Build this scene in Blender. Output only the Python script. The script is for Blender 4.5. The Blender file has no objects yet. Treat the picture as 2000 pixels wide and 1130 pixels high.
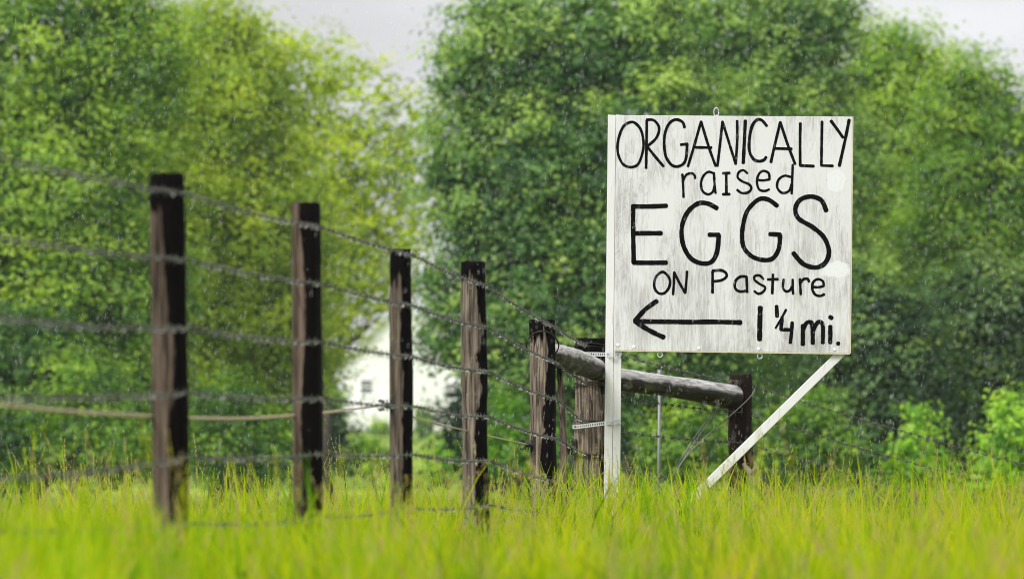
import bpy, bmesh, math, random
import numpy as np
from mathutils import Vector, Matrix, noise as mnoise

C = bpy.context.scene
COL = C.collection
R = math.radians
rng = np.random.default_rng(11)
random.seed(5)

# ------------------------------------------------------------------ camera
F = 8500.0                       # focal length in pixels of the 2000 px wide photograph
CAMZ = 0.495                     # a low tripod in the grass
PITCH = math.atan(332 / F)
cam_d = bpy.data.cameras.new('camera')
cam = bpy.data.objects.new('camera', cam_d)
COL.objects.link(cam)
cam.location = (0, 0, CAMZ)
cam.rotation_euler = (R(90) + PITCH, 0, 0)
cam_d.sensor_width = 36
cam_d.lens = 36 * F / 2000
cam_d.clip_start = 0.1
cam_d.clip_end = 6000
cam_d.dof.use_dof = True
cam_d.dof.focus_distance = 25.6
cam_d.dof.aperture_fstop = 3.6
C.camera = cam

# ------------------------------------------------------------------ sky, sun, exposure
SUN_EL, SUN_AZ = R(48), R(215)   # behind the camera, a little to the left
w = bpy.data.worlds.new('World'); C.world = w; w.use_nodes = True
wn, wl = w.node_tree.nodes, w.node_tree.links
wn.clear()
sky = wn.new('ShaderNodeTexSky'); sky.sky_type = 'NISHITA'; sky.sun_disc = False
sky.sun_elevation = SUN_EL; sky.sun_rotation = SUN_AZ
sky.air_density = 1.0; sky.dust_density = 6.0; sky.ozone_density = 1.0
hs = wn.new('ShaderNodeHueSaturation'); hs.inputs['Saturation'].default_value = 0.12
tc = wn.new('ShaderNodeTexCoord')
mp = wn.new('ShaderNodeMapping'); mp.inputs['Scale'].default_value = (9, 9, 22)
cn = wn.new('ShaderNodeTexNoise'); cn.inputs['Scale'].default_value = 1.6; cn.inputs['Detail'].default_value = 4
cr = wn.new('ShaderNodeMapRange')
for k, v in zip(('From Min', 'From Max', 'To Min', 'To Max'), (0.3, 0.75, 0.99, 0.74)): cr.inputs[k].default_value = v
mul = wn.new('ShaderNodeVectorMath'); mul.operation = 'SCALE'
bg = wn.new('ShaderNodeBackground'); bg.inputs['Strength'].default_value = 0.15
wo = wn.new('ShaderNodeOutputWorld')
wl.new(sky.outputs[0], hs.inputs['Color']); wl.new(tc.outputs['Generated'], mp.inputs['Vector'])
wl.new(mp.outputs[0], cn.inputs['Vector']); wl.new(cn.outputs['Fac'], cr.inputs['Value'])
cloud = wn.new('ShaderNodeMix'); cloud.data_type = 'RGBA'           # a thick, evenly bright rain-cloud deck over the blue
cloud.inputs[0].default_value = 0.82; cloud.inputs[7].default_value = (3.45, 3.5, 3.6, 1)
wl.new(hs.outputs[0], cloud.inputs[6]); wl.new(cloud.outputs[2], mul.inputs[0]); wl.new(cr.outputs[0], mul.inputs['Scale'])
wl.new(mul.outputs[0], bg.inputs['Color']); wl.new(bg.outputs[0], wo.inputs['Surface'])

sl = bpy.data.lights.new('sun', 'SUN'); sl.energy = 1.7; sl.angle = R(24); sl.color = (1, 0.985, 0.95)
so = bpy.data.objects.new('sun', sl); COL.objects.link(so)
sd = Vector((math.sin(SUN_AZ) * math.cos(SUN_EL), math.cos(SUN_AZ) * math.cos(SUN_EL), math.sin(SUN_EL)))
so.rotation_euler = sd.to_track_quat('Z', 'Y').to_euler(); so.location = (-5, -8, 12)

C.view_settings.view_transform = 'Standard'; C.view_settings.look = 'None'
C.view_settings.exposure = 0.95; C.view_settings.gamma = 1; C.view_settings.use_curve_mapping = False
C.render.engine = 'CYCLES'
C.cycles.max_bounces = 6; C.cycles.transparent_max_bounces = 8; C.cycles.diffuse_bounces = 5
C.cycles.caustics_reflective = False; C.cycles.caustics_refractive = False
C.cycles.use_denoising = True; C.cycles.filter_width = 1.0

# ------------------------------------------------------------------ helpers
def P(px, py, d):
    """the point at world depth d that the photograph shows at pixel (px, py)"""
    x, u = (px - 1000) / F, (565 - py) / F
    dx, dy, dz = x, math.cos(PITCH) - u * math.sin(PITCH), math.sin(PITCH) + u * math.cos(PITCH)
    t = d / dy
    return Vector((dx * t, d, CAMZ + dz * t))

def sm(a, b, x):
    t = np.clip((x - a) / (b - a), 0, 1)
    return t * t * (3 - 2 * t)

def gz(x, y):
    x = np.asarray(x, float); y = np.asarray(y, float)
    s = np.maximum(0, (y - 28.3) + np.maximum(0, x - 1.3) * 1.0)
    drop = -1.25 * (1 - np.exp(-s * 0.13 / 1.25))
    prof = np.interp(y, [-50, 3, 6, 8, 9.5, 11, 15, 45, 90, 150, 270, 600, 1500], [-1.2, -.55, -.27, -.11, -.03, 0, 0, 0, 0.35, 1.5, 3.62, 6.5, 9])
    wob = 0.02 * np.sin(x * 1.7 + 0.6 * y) + 0.018 * np.sin(1.1 * y - 0.8 * x)
    return drop + prof + wob

def tag(o, label=None, cat=None, group=None, kind=None):
    if label: o['label'] = label
    if cat: o['category'] = cat
    if group: o['group'] = group
    if kind: o['kind'] = kind
    return o

def link(name, me, mat=None, parent=None, loc=None):
    o = bpy.data.objects.new(name, me); COL.objects.link(o)
    if mat is not None and me is not None and not me.materials: me.materials.append(mat)
    if parent is not None: o.parent = parent
    if loc is not None: o.location = loc
    return o

def empty(name, loc):
    o = bpy.data.objects.new(name, None); COL.objects.link(o); o.location = loc
    o.empty_display_size = 0.1
    return o

def mesh_np(name, verts, polys, counts, smooth=False, tint=None):
    """verts (n,3), flat vertex indices, vertices per polygon"""
    me = bpy.data.meshes.new(name)
    verts = np.asarray(verts, np.float32); polys = np.asarray(polys, np.int32); counts = np.asarray(counts, np.int32)
    me.vertices.add(len(verts)); me.vertices.foreach_set('co', verts.ravel())
    me.loops.add(len(polys)); me.loops.foreach_set('vertex_index', polys)
    me.polygons.add(len(counts))
    starts = np.concatenate(([0], np.cumsum(counts)[:-1])).astype(np.int32)
    me.polygons.foreach_set('loop_start', starts)
    if smooth: me.polygons.foreach_set('use_smooth', np.ones(len(counts), bool))
    me.update(calc_edges=True); me.validate()
    if tint is not None:
        a = me.attributes.new('tint', 'FLOAT', 'FACE'); a.data.foreach_set('value', np.asarray(tint, np.float32))
    return me

class MB:
    """collects simple shapes into one mesh"""
    def __init__(s): s.v = []; s.f = []
    def add(s, vs, fs):
        n = len(s.v); s.v += [tuple(v) for v in vs]; s.f += [tuple(i + n for i in f) for f in fs]
    def box(s, c, sx, sy, sz, m=None):
        vs = [Vector((a * sx / 2, b * sy / 2, e * sz / 2)) for a in (-1, 1) for b in (-1, 1) for e in (-1, 1)]
        if m is not None: vs = [m @ v for v in vs]
        c = Vector(c); s.add([v + c for v in vs], [(0, 1, 3, 2), (4, 6, 7, 5), (0, 4, 5, 1), (2, 3, 7, 6), (0, 2, 6, 4), (1, 5, 7, 3)])
    def tube(s, pts, rad, n=8, caps=True):
        pts = [Vector(p) for p in pts]; L = len(pts)
        rad = rad if isinstance(rad, (list, tuple, np.ndarray)) else [rad] * L
        vs = []; prev = None
        for i, p in enumerate(pts):
            t = (pts[min(i + 1, L - 1)] - pts[max(i - 1, 0)]).normalized()
            a = prev if prev is not None else (Vector((0, 0, 1)) if abs(t.z) < 0.9 else Vector((1, 0, 0)))
            a = (a - t * a.dot(t)).normalized(); prev = a; b = t.cross(a)
            vs += [p + (a * math.cos(2 * math.pi * k / n) + b * math.sin(2 * math.pi * k / n)) * rad[i] for k in range(n)]
        fs = [(i * n + k, i * n + (k + 1) % n, (i + 1) * n + (k + 1) % n, (i + 1) * n + k) for i in range(L - 1) for k in range(n)]
        if caps: fs += [tuple(range(n - 1, -1, -1)), tuple((L - 1) * n + k for k in range(n))]
        s.add(vs, fs)
    def build(s, name, mat, parent=None, origin=None, smooth=False, loc=None):
        me = bpy.data.meshes.new(name)
        o0 = Vector(origin) if origin is not None else Vector((0, 0, 0))
        me.from_pydata([tuple(Vector(v) - o0) for v in s.v], [], s.f); me.update()
        if smooth: me.polygons.foreach_set('use_smooth', [True] * len(me.polygons))
        o = link(name, me, mat, parent)
        if loc is not None: o.location = loc
        elif origin is not None: o.location = o0 - (parent.matrix_world.translation if parent is not None and False else Vector((0, 0, 0)))
        return o

# ------------------------------------------------------------------ materials
class Mat:
    def __init__(s, name):
        s.m = bpy.data.materials.new(name); s.m.use_nodes = True
        s.n, s.l = s.m.node_tree.nodes, s.m.node_tree.links
        s.b = s.n['Principled BSDF']; s.out = s.n['Material Output']
        s._tc = None
    def tc(s, which='Object'):
        if s._tc is None: s._tc = s.n.new('ShaderNodeTexCoord')
        return s._tc.outputs[which]
    def noise(s, scale=5, detail=4, rough=0.55, stretch=(1, 1, 1), loc=(0, 0, 0), vec=None, dist=0.0):
        mp = s.n.new('ShaderNodeMapping'); mp.inputs['Scale'].default_value = stretch; mp.inputs['Location'].default_value = loc
        s.l.new(vec if vec is not None else s.tc(), mp.inputs['Vector'])
        t = s.n.new('ShaderNodeTexNoise'); t.inputs['Scale'].default_value = scale; t.inputs['Detail'].default_value = detail
        t.inputs['Roughness'].default_value = rough; t.inputs['Distortion'].default_value = dist
        s.l.new(mp.outputs[0], t.inputs['Vector']); return t.outputs['Fac']
    def rng(s, v, a, b, c=0.0, d=1.0, smooth=True):
        if a > b: a, b, c, d = b, a, d, c
        r = s.n.new('ShaderNodeMapRange'); r.interpolation_type = 'SMOOTHSTEP' if smooth else 'LINEAR'
        for k, x in zip(('From Min', 'From Max', 'To Min', 'To Max'), (a, b, c, d)): r.inputs[k].default_value = x
        s.l.new(v, r.inputs['Value']); return r.outputs[0]
    def math(s, op, a, b=None, c=None):
        m = s.n.new('ShaderNodeMath'); m.operation = op
        for i, x in enumerate((a, b, c)):
            if x is None: continue
            if isinstance(x, (int, float)): m.inputs[i].default_value = x
            else: s.l.new(x, m.inputs[i])
        return m.outputs[0]
    def mix(s, f, a, b):
        m = s.n.new('ShaderNodeMix'); m.data_type = 'RGBA'
        for k, x in ((0, f), (6, a), (7, b)):
            if isinstance(x, (int, float)): m.inputs[k].default_value = x
            elif isinstance(x, tuple): m.inputs[k].default_value = (*x, 1)
            else: s.l.new(x, m.inputs[k])
        return m.outputs[2]
    def ramp(s, v, stops):
        r = s.n.new('ShaderNodeValToRGB'); e = r.color_ramp.elements
        while len(e) < len(stops): e.new(0.5)
        for el, (p, c) in zip(e, stops): el.position = p; el.color = (*c, 1)
        s.l.new(v, r.inputs['Fac']); return r.outputs['Color']
    def sep(s, v=None):
        x = s.n.new('ShaderNodeSeparateXYZ'); s.l.new(v if v is not None else s.tc(), x.inputs[0]); return x.outputs
    def color(s, c):
        if isinstance(c, tuple): s.b.inputs['Base Color'].default_value = (*c, 1)
        else: s.l.new(c, s.b.inputs['Base Color'])
    def rough(s, r):
        if isinstance(r, (int, float)): s.b.inputs['Roughness'].default_value = r
        else: s.l.new(r, s.b.inputs['Roughness'])
    def bump(s, h, strength=0.5, dist=0.01):
        b = s.n.new('ShaderNodeBump'); b.inputs['Strength'].default_value = strength; b.inputs['Distance'].default_value = dist
        s.l.new(h, b.inputs['Height']); s.l.new(b.outputs[0], s.b.inputs['Normal'])

def foliage_mat(name, stops, trans=0.4, gloss=0.5, yellow=1.0):
    """thin leaves: reflect and let light through; colour varies from leaf to leaf with the tint each leaf carries"""
    m = Mat(name)
    a = m.n.new('ShaderNodeAttribute'); a.attribute_name = 'tint'
    col = m.ramp(a.outputs['Fac'], stops)
    m.color(col); m.rough(0.45); m.b.inputs['Specular IOR Level'].default_value = gloss
    tr = m.n.new('ShaderNodeBsdfTranslucent')
    hsv = m.n.new('ShaderNodeHueSaturation'); hsv.inputs['Hue'].default_value = 0.5 - 0.012 * yellow
    hsv.inputs['Saturation'].default_value = 1.15; hsv.inputs['Value'].default_value = 1.5
    m.l.new(col, hsv.inputs['Color']); m.l.new(hsv.outputs[0], tr.inputs['Color'])
    mx = m.n.new('ShaderNodeMixShader'); mx.inputs[0].default_value = trans
    m.l.new(m.b.outputs[0], mx.inputs[1]); m.l.new(tr.outputs[0], mx.inputs[2]); m.l.new(mx.outputs[0], m.out.inputs['Surface'])
    return m.m

def plain(name, col, rough=0.5, metal=0.0, var=0.25, scale=30):
    m = Mat(name); n = m.noise(scale, 3)
    m.color(m.mix(n, tuple(c * (1 - var) for c in col), tuple(min(1, c * (1 + var)) for c in col)))
    m.rough(rough); m.b.inputs['Metallic'].default_value = metal
    return m.m

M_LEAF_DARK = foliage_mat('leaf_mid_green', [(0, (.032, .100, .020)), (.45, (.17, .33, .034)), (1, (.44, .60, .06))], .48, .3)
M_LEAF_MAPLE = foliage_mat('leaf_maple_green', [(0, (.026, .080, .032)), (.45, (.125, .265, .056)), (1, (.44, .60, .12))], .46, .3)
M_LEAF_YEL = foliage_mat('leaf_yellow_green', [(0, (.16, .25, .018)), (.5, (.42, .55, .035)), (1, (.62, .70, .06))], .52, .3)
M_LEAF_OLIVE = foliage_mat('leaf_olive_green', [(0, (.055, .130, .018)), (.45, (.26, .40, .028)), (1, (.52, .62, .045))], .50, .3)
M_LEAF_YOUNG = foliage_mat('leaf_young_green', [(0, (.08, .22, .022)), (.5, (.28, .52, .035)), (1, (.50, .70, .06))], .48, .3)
M_LEAF_BLUE = foliage_mat('leaf_shade_green', [(0, (.018, .050, .018)), (.5, (.062, .140, .034)), (1, (.22, .34, .065))], .36, .3)
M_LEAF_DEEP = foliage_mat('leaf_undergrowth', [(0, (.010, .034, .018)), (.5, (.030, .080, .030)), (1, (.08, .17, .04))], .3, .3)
M_GRASS = foliage_mat('grass_blades', [(0, (.022, .090, .004)), (.22, (.12, .29, .004)), (.5, (.34, .50, .005)), (.8, (.56, .56, .010)), (.86, (.40, .33, .10)), (1, (.56, .46, .24))], .52, .12, .3)

def bark_mat():
    m = Mat('tree_bark'); n = m.noise(3, 6, stretch=(4, 4, 1))
    m.color(m.mix(n, (.035, .028, .022), (.12, .095, .075))); m.rough(.85); m.bump(n, .6, .05); return m.m
M_BARK = bark_mat()

def wood_post_mat(name, r, H, b0, slope, top, dry, wet=(.0075, .0058, .0050), amp=0.5, seed=0.0, red=0.0):
    """a round post, dry and pale on the left, soaked black where the rain runs down"""
    m = Mat(name)
    x, y, z = m.sep()
    g1 = m.noise(1, 6, .65, (120, 120, 5), (seed, 0, 0)); g2 = m.noise(1, 4, .55, (42, 42, 2.0), (seed, 3, 0), dist=1.0)
    crack = m.rng(m.noise(1, 3, .55, (55, 55, 2.6), (seed * 2, 1, 5), dist=.8), .57, .64)
    tone = m.math('MULTIPLY_ADD', g1, .45, m.math('MULTIPLY', g2, .55))
    d = m.mix(m.rng(tone, .40, .60), tuple(c * .36 for c in dry), tuple(c * 1.55 for c in dry))
    d = m.mix(m.math('MULTIPLY', crack, .8), d, tuple(c * .12 for c in dry))
    edge = m.noise(1, 5, .6, (7, 7, 2.6), (seed * 3, 7, 2))
    fine = m.noise(1, 3, .6, (60, 60, 6), (seed, 9, 2))
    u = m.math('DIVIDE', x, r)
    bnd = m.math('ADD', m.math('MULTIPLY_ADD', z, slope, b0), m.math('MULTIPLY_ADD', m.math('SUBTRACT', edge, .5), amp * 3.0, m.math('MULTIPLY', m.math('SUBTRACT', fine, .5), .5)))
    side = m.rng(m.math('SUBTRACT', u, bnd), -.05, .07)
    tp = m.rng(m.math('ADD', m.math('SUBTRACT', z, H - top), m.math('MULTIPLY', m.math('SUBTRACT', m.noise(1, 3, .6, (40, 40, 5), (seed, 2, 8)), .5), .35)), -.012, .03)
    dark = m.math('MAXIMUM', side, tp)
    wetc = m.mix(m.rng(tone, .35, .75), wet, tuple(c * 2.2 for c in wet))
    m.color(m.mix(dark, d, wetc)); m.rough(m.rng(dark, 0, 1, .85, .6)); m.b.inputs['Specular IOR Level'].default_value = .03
    h = m.math('SUBTRACT', tone, m.math('MULTIPLY', crack, .7)); m.bump(h, .7, .006)
    return m.m

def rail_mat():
    m = Mat('weathered_rail_painted_shade')
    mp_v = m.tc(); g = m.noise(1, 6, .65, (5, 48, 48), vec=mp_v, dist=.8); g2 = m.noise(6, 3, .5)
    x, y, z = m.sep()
    c = m.mix(m.rng(g, .3, .7), (.26, .235, .22), (.80, .77, .77)); under = m.rng(m.math('ADD', z, m.math('MULTIPLY', m.math('SUBTRACT', g2, .5), .05)), .032, .006); c = m.mix(under, c, m.mix(m.rng(g, .3, .7), (.007, .005, .0035), (.040, .028, .019)))  # light from above painted in: pale top, near-black underside
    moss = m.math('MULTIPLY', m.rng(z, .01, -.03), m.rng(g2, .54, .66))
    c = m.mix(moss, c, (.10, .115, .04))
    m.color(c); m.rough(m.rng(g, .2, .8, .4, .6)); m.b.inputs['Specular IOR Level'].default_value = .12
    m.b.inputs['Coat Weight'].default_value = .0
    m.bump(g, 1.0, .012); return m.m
M_RAIL = rail_mat()

def white_wood(name, wear=.35):
    m = Mat(name); g = m.noise(1, 5, .65, (90, 90, 3)); g2 = m.noise(3, 3)
    f = m.math('MULTIPLY', m.rng(g, .58, .72), wear * 1.4); f2 = m.math('MULTIPLY', m.rng(g2, .4, .7), .25)
    c = m.mix(f2, (.70, .695, .68), (.52, .515, .485)); m.color(m.mix(f, c, (.28, .26, .22))); m.rough(.5); m.bump(g, .3, .003)
    return m.m
M_WHITE = white_wood('white_painted_timber', .5)
M_BRACE = white_wood('worn_white_brace', .95)

M_WIRE = plain('wet_galvanised_wire', (.11, .11, .088), .34, .5, .5, 200)
M_OLDWIRE = plain('rusty_tie_wire', (.030, .022, .017), .45, .5)
M_STEEL = plain('galvanised_steel', (.20, .205, .21), .5, .4, .15, 60)
M_STRAP = plain('perforated_strap_zinc', (.60, .62, .62), .35, .35, .1, 60)
M_BLACK = plain('black_plastic', (.012, .012, .012), .35)
M_TAPE = plain('tan_fence_tape', (.52, .42, .28), .7, 0, .12, 40)
M_PAINT = plain('black_sign_paint', (.004, .004, .004), .7, 0, .4, 60); M_PAINT.node_tree.nodes['Principled BSDF'].inputs['Specular IOR Level'].default_value = .02
M_EDGE = plain('raw_plywood_edge', (.62, .56, .36), .7, 0, .2, 80)
M_STICK = plain('dead_wood', (.26, .22, .19), .8, 0, .4, 50)
M_GUY = plain('guy_wire_metal', (.20, .185, .165), .35, .6)

def water_mat():
    m = Mat('water'); m.color((.92, .95, .97)); m.rough(.02); m.b.inputs['Transmission Weight'].default_value = .6
    m.b.inputs['IOR'].default_value = 1.33; m.b.inputs['Specular IOR Level'].default_value = 1.0; return m.m
M_WATER = water_mat()

# ------------------------------------------------------------------ ground
def ground():
    xs = np.concatenate((np.linspace(-700, -60, 14)[:-1], np.linspace(-60, -8, 14)[:-1], np.linspace(-8, 8, 65), np.linspace(8, 60, 14)[1:], np.linspace(60, 700, 14)[1:]))
    ys = np.concatenate((np.linspace(-30, 3, 12)[:-1], np.linspace(3, 45, 120), np.linspace(45, 320, 60)[1:], np.linspace(320, 1600, 24)[1:]))
    X, Y = np.meshgrid(xs, ys); Z = gz(X, Y)
    v = np.stack((X.ravel(), Y.ravel(), Z.ravel()), 1); nx = len(xs); ny = len(ys)
    i = np.arange(nx * (ny - 1)).reshape(ny - 1, nx)[:, :-1].ravel()
    me = mesh_np('ground', v, np.stack((i, i + 1, i + 1 + nx, i + nx), 1).ravel(), np.full(len(i), 4), True)
    m = Mat('meadow_ground'); n = m.noise(1.2, 5); n2 = m.noise(.08, 4); x, y, z = m.sep()
    near = m.mix(n, (.040, .050, .010), (.085, .10, .018)); far = m.mix(m.rng(n2, .35, .65), (.12, .20, .022), (.27, .35, .045))
    m.color(m.mix(m.rng(y, 40, 70), near, far)); m.rough(.95); m.b.inputs['Specular IOR Level'].default_value = .1; m.bump(n, .5, .05)
    tag(link('ground', me, m.m), kind='structure')
ground()

# ------------------------------------------------------------------ white farmhouse beyond the trees
def house():
    d = 262.0
    root = empty('farmhouse', P(785, 833, d) - Vector((0, 0, 0)))
    root.location.z = float(gz(root.location.x, d + 3))
    tag(root, 'white gabled farmhouse seen between the trees behind the fence', 'house')
    b = root.location
    def L(px, py, dd=0.0):
        return P(px, py, d + dd) - b
    mw = Mat('white_clapboard'); nz = mw.noise(2, 3); mw.color(mw.mix(nz, (.80, .80, .79), (.86, .86, .85))); mw.rough(.6)
    mr = Mat('pale_metal_roof'); nr = mr.noise(1, 3, stretch=(6, .3, .3)); mr.color(mr.mix(nr, (.62, .62, .63), (.76, .76, .77))); mr.rough(.35)
    mt = plain('white_trim', (.88, .88, .87), .5, 0, .03); mg = Mat('window_glass'); mg.color((.05, .06, .07)); mg.rough(.08)
    lo, le, pk, re_, ro = L(672, 840), L(672, 700), L(786, 592), L(902, 700), L(902, 840)
    lo.z = ro.z = -.4; D = Vector((0, 9, 0))
    wb = MB(); wb.add([lo, le, pk, re_, ro, lo + D, le + D, pk + D, re_ + D, ro + D],
        [(0, 4, 3, 2, 1), (5, 6, 7, 8, 9), (0, 1, 6, 5), (4, 9, 8, 3)])
    wall = wb.build('wall', mw.m, root)
    for k in range(16):                                               # clapboards of the gable front and the storey below
        z = le.z * k / 16 + .05
        s = MB(); s.box(((lo.x + ro.x) / 2, lo.y - .012, z + le.z / 32), ro.x - lo.x, .02, le.z / 16 - .012); s.build('clapboard', mw.m, wall)
    for k in range(12):
        h = pk.z - le.z; z0 = le.z + h * k / 12; f = 1 - (k + .6) / 12
        s = MB(); s.box((pk.x, lo.y - .012, z0 + h / 24), max(.2, (ro.x - lo.x) * f), .02, h / 12 - .012); s.build('clapboard', mw.m, wall)
    up = Vector((0, 0, .14))
    for a, e in ((le, -1), (re_, 1)):
        o = (a - pk); a2 = pk + o * 1.09
        rb = MB(); f0 = Vector((0, -.45, 0)); k0 = D + Vector((0, .45, 0))
        vs = [pk + f0, a2 + f0, a2 + k0, pk + k0]; vs = [v + Vector((0, 0, .02)) for v in vs]
        rb.add(vs + [v + up for v in vs], [(0, 1, 2, 3), (7, 6, 5, 4), (0, 4, 5, 1), (1, 5, 6, 2), (2, 6, 7, 3), (3, 7, 4, 0)])
        rb.build('roof_slope', mr.m, root)
        tb = MB(); q0, q1 = pk + Vector((0, -.02, -.22)), a + Vector((0, -.02, -.22))
        tb.add([q0, q1, q1 + Vector((0, 0, .2)), q0 + Vector((0, 0, .2)), q0 + Vector((0, -.06, 0)), q1 + Vector((0, -.06, 0)), q1 + Vector((0, -.06, .2)), q0 + Vector((0, -.06, .2))],
            [(0, 1, 2, 3), (7, 6, 5, 4), (0, 4, 5, 1), (2, 6, 7, 3), (1, 5, 6, 2), (0, 3, 7, 4)])
        tb.build('bargeboard', mt, root)
    for px, py in ((716, 755), (881, 762)):
        c = L(px, py); wdt, hgt = .78, .95
        fr = MB()
        for sx in (-1, 1): fr.box((c.x + sx * wdt / 2, c.y - .05, c.z), .12, .08, hgt + .12)
        for sz in (-1, 1): fr.box((c.x, c.y - .055, c.z + sz * hgt / 2), wdt + .12, .09, .12)
        win = fr.build('window', mt, root)
        for sz in (-1, 1):
            for sx in (-1, 1):
                p = MB(); p.box((c.x + sx * wdt / 4, c.y - .03, c.z + sz * hgt / 4), wdt / 2 - .05, .02, hgt / 2 - .06); p.build('pane', mg.m, win)
        sb = MB(); sb.box((c.x, c.y - .045, c.z), wdt, .05, .07); sb.box((c.x, c.y - .046, c.z), .05, .045, hgt); sb.build('sash_bar', mt, win)
        sl_ = MB(); sl_.box((c.x, c.y - .09, c.z - hgt / 2 - .09), wdt + .35, .16, .07); sl_.build('sill', mt, win)
    pc = MB(); q = L(698, 815, -1.0); pc.box((q.x, lo.y - 1.0, .55), 1.9, 1.9, 1.1); pc.build('entrance_porch', mw.m, root)
house()

# ------------------------------------------------------------------ trees and shrubs
def leaf_mesh(name, pos, nrm, size, tint, origin):
    n = len(pos)
    r = rng.normal(size=(n, 3)); nrm = nrm / np.linalg.norm(nrm, axis=1, keepdims=True)
    t = np.cross(nrm, r); t /= np.linalg.norm(t, axis=1, keepdims=True) + 1e-9
    b = np.cross(nrm, t); s = size[:, None]
    k = rng.uniform(.28, .40, (n, 1))
    v = np.stack((pos - t * s * .5, pos + b * s * k + nrm * s * .12 - t * s * .05, pos + t * s * .55 - nrm * s * .1, pos - b * s * k + nrm * s * .12 - t * s * .05), 1)
    v = v.reshape(-1, 3) - np.asarray(origin)
    return mesh_np(name, v, np.arange(4 * n), np.full(n, 4), False, tint)

def scatter_leaves(blobs, d, dens=7.0, per=30, leaf=.11, clump=.30, core=.35, up=.55, tint0=.5, droop=0.0):
    """blobs: (px, py, rx, ry[, density factor[, depth offset]]) -> positions, normals, sizes, tints of the leaves"""
    PO, NO, SI, TI = [], [], [], []
    m = d / F
    for bl in blobs:
        px, py, rx, ry = bl[:4]; df = bl[4] if len(bl) > 4 else 1.0; dd = bl[5] if len(bl) > 5 else 0.0
        c = np.array(P(px, py, d + dd)); a = np.array((rx * m, min(rx, ry) * m * .95, ry * m))
        p_ = 1.6; area = 4 * math.pi * (((a[0] * a[1]) ** p_ + (a[0] * a[2]) ** p_ + (a[1] * a[2]) ** p_) / 3) ** (1 / p_)
        nc = max(6, int(area * dens * df))
        u = rng.normal(size=(nc, 3)); u /= np.linalg.norm(u, axis=1, keepdims=True)
        u = u[(u[:, 1] < .25) | (rng.random(nc) < .35)]; nc = len(u)
        # bumpy outline, boughs that stand out and hollows between them
        lump = np.array([mnoise.noise(Vector((q * 2.3 + c * .37))) for q in u])
        rr = (1 - .32 * rng.random(nc) ** 1.6) * (1 + .34 * lump)
        spray = rng.random(nc) < .13; rr = rr + spray * rng.uniform(.05, .34, nc)   # long shoots that break the outline
        cp = c + u * a * rr[:, None]
        ct = tint0 - .08 + .22 * rng.normal(size=nc) + .16 * u[:, 2] + .58 * lump  # light painted into the tint: upper and outstanding clumps paler, hollows darker
        npl = rng.poisson(per, nc).clip(4)
        idx = np.repeat(np.arange(nc), npl); n = len(idx)
        g = rng.normal(size=(n, 3)) * np.array((1, 1, .55)) * clump * rng.uniform(.6, 1.25, (nc, 1))[idx]
        pos = cp[idx] + g; pos[:, 2] -= droop * (g[:, 0] ** 2 + g[:, 1] ** 2)
        nr = u[idx] * .45 + g / clump * .30 + np.array((0, -.1, up)) + rng.normal(size=(n, 3)) * .22
        PO.append(pos); NO.append(nr); SI.append(leaf * rng.uniform(.65, 1.3, n)); TI.append(ct[idx] + rng.normal(size=n) * .05)
        if core > 0:                                                 # leaves deeper in the crown
            k = int(area * core * 75 * df); q = rng.normal(size=(k, 3)); q /= np.linalg.norm(q, axis=1, keepdims=True)
            PO.append(c + q * a * (.80 * rng.random(k) ** .4)[:, None]); NO.append(rng.normal(size=(k, 3)) + np.array((0, 0, .5)))
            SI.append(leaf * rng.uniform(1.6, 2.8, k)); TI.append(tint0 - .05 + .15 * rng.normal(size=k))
    return np.concatenate(PO), np.concatenate(NO), np.concatenate(SI), np.clip(np.concatenate(TI), 0, 1)

def limb(mb, p0, p1, r0, r1, n=7, seg=7, wob=.12):
    p0, p1 = Vector(p0), Vector(p1); L = (p1 - p0).length; pts = []
    for i in range(seg + 1):
        t = i / seg; p = p0.lerp(p1, t)
        if 0 < i < seg: p = p + Vector(rng.normal(size=3)) * wob * L * .18
        p.z += .12 * L * math.sin(math.pi * t) * (.5 if p1.z > p0.z else 0)
        pts.append(p)
    mb.tube(pts, [r0 + (r1 - r0) * (i / seg) for i in range(seg + 1)], n)

def tree(name, label, group, d, base_px, blobs, mat, trunk_r=.22, cat='tree', **kw):
    X = (base_px - 1000) / F * d; zb = float(gz(X, d))
    base = Vector((X, d, zb)); root = empty(name, base); tag(root, label, cat, group)
    po, no, si, ti = scatter_leaves(blobs, d, **kw)
    keep = po[:, 2] > zb + .15; po, no, si, ti = po[keep], no[keep], si[keep], ti[keep]
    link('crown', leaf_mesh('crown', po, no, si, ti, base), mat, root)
    top = max(blobs, key=lambda q: -q[1]); tp = P(top[0], top[1], d) - base
    tb = MB(); limb(tb, (0, 0, -.2), tp, trunk_r, trunk_r * .15, 9, 10, .06); tb.build('trunk', M_BARK, root, smooth=True)
    for bl in blobs:
        e = P(bl[0], bl[1], d + (bl[5] if len(bl) > 5 else 0)) - base
        s = Vector((tp.x, tp.y, tp.z)) * min(.75, max(.12, (e.z - .8) / max(tp.z, 1) * .7))
        bb = MB(); limb(bb, s, e, trunk_r * .42, trunk_r * .10, 6, 6); bb.build('branch', M_BARK, root, smooth=True)
        for _ in range(2):
            e2 = e + Vector((rng.uniform(-1, 1) * bl[2], 0, rng.uniform(-.2, 1) * bl[3])) * (d / F) * .75
            bb = MB(); limb(bb, s.lerp(e, .6), e2, trunk_r * .2, trunk_r * .05, 5, 5); bb.build('branch', M_BARK, root, smooth=True)
    return root

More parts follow.
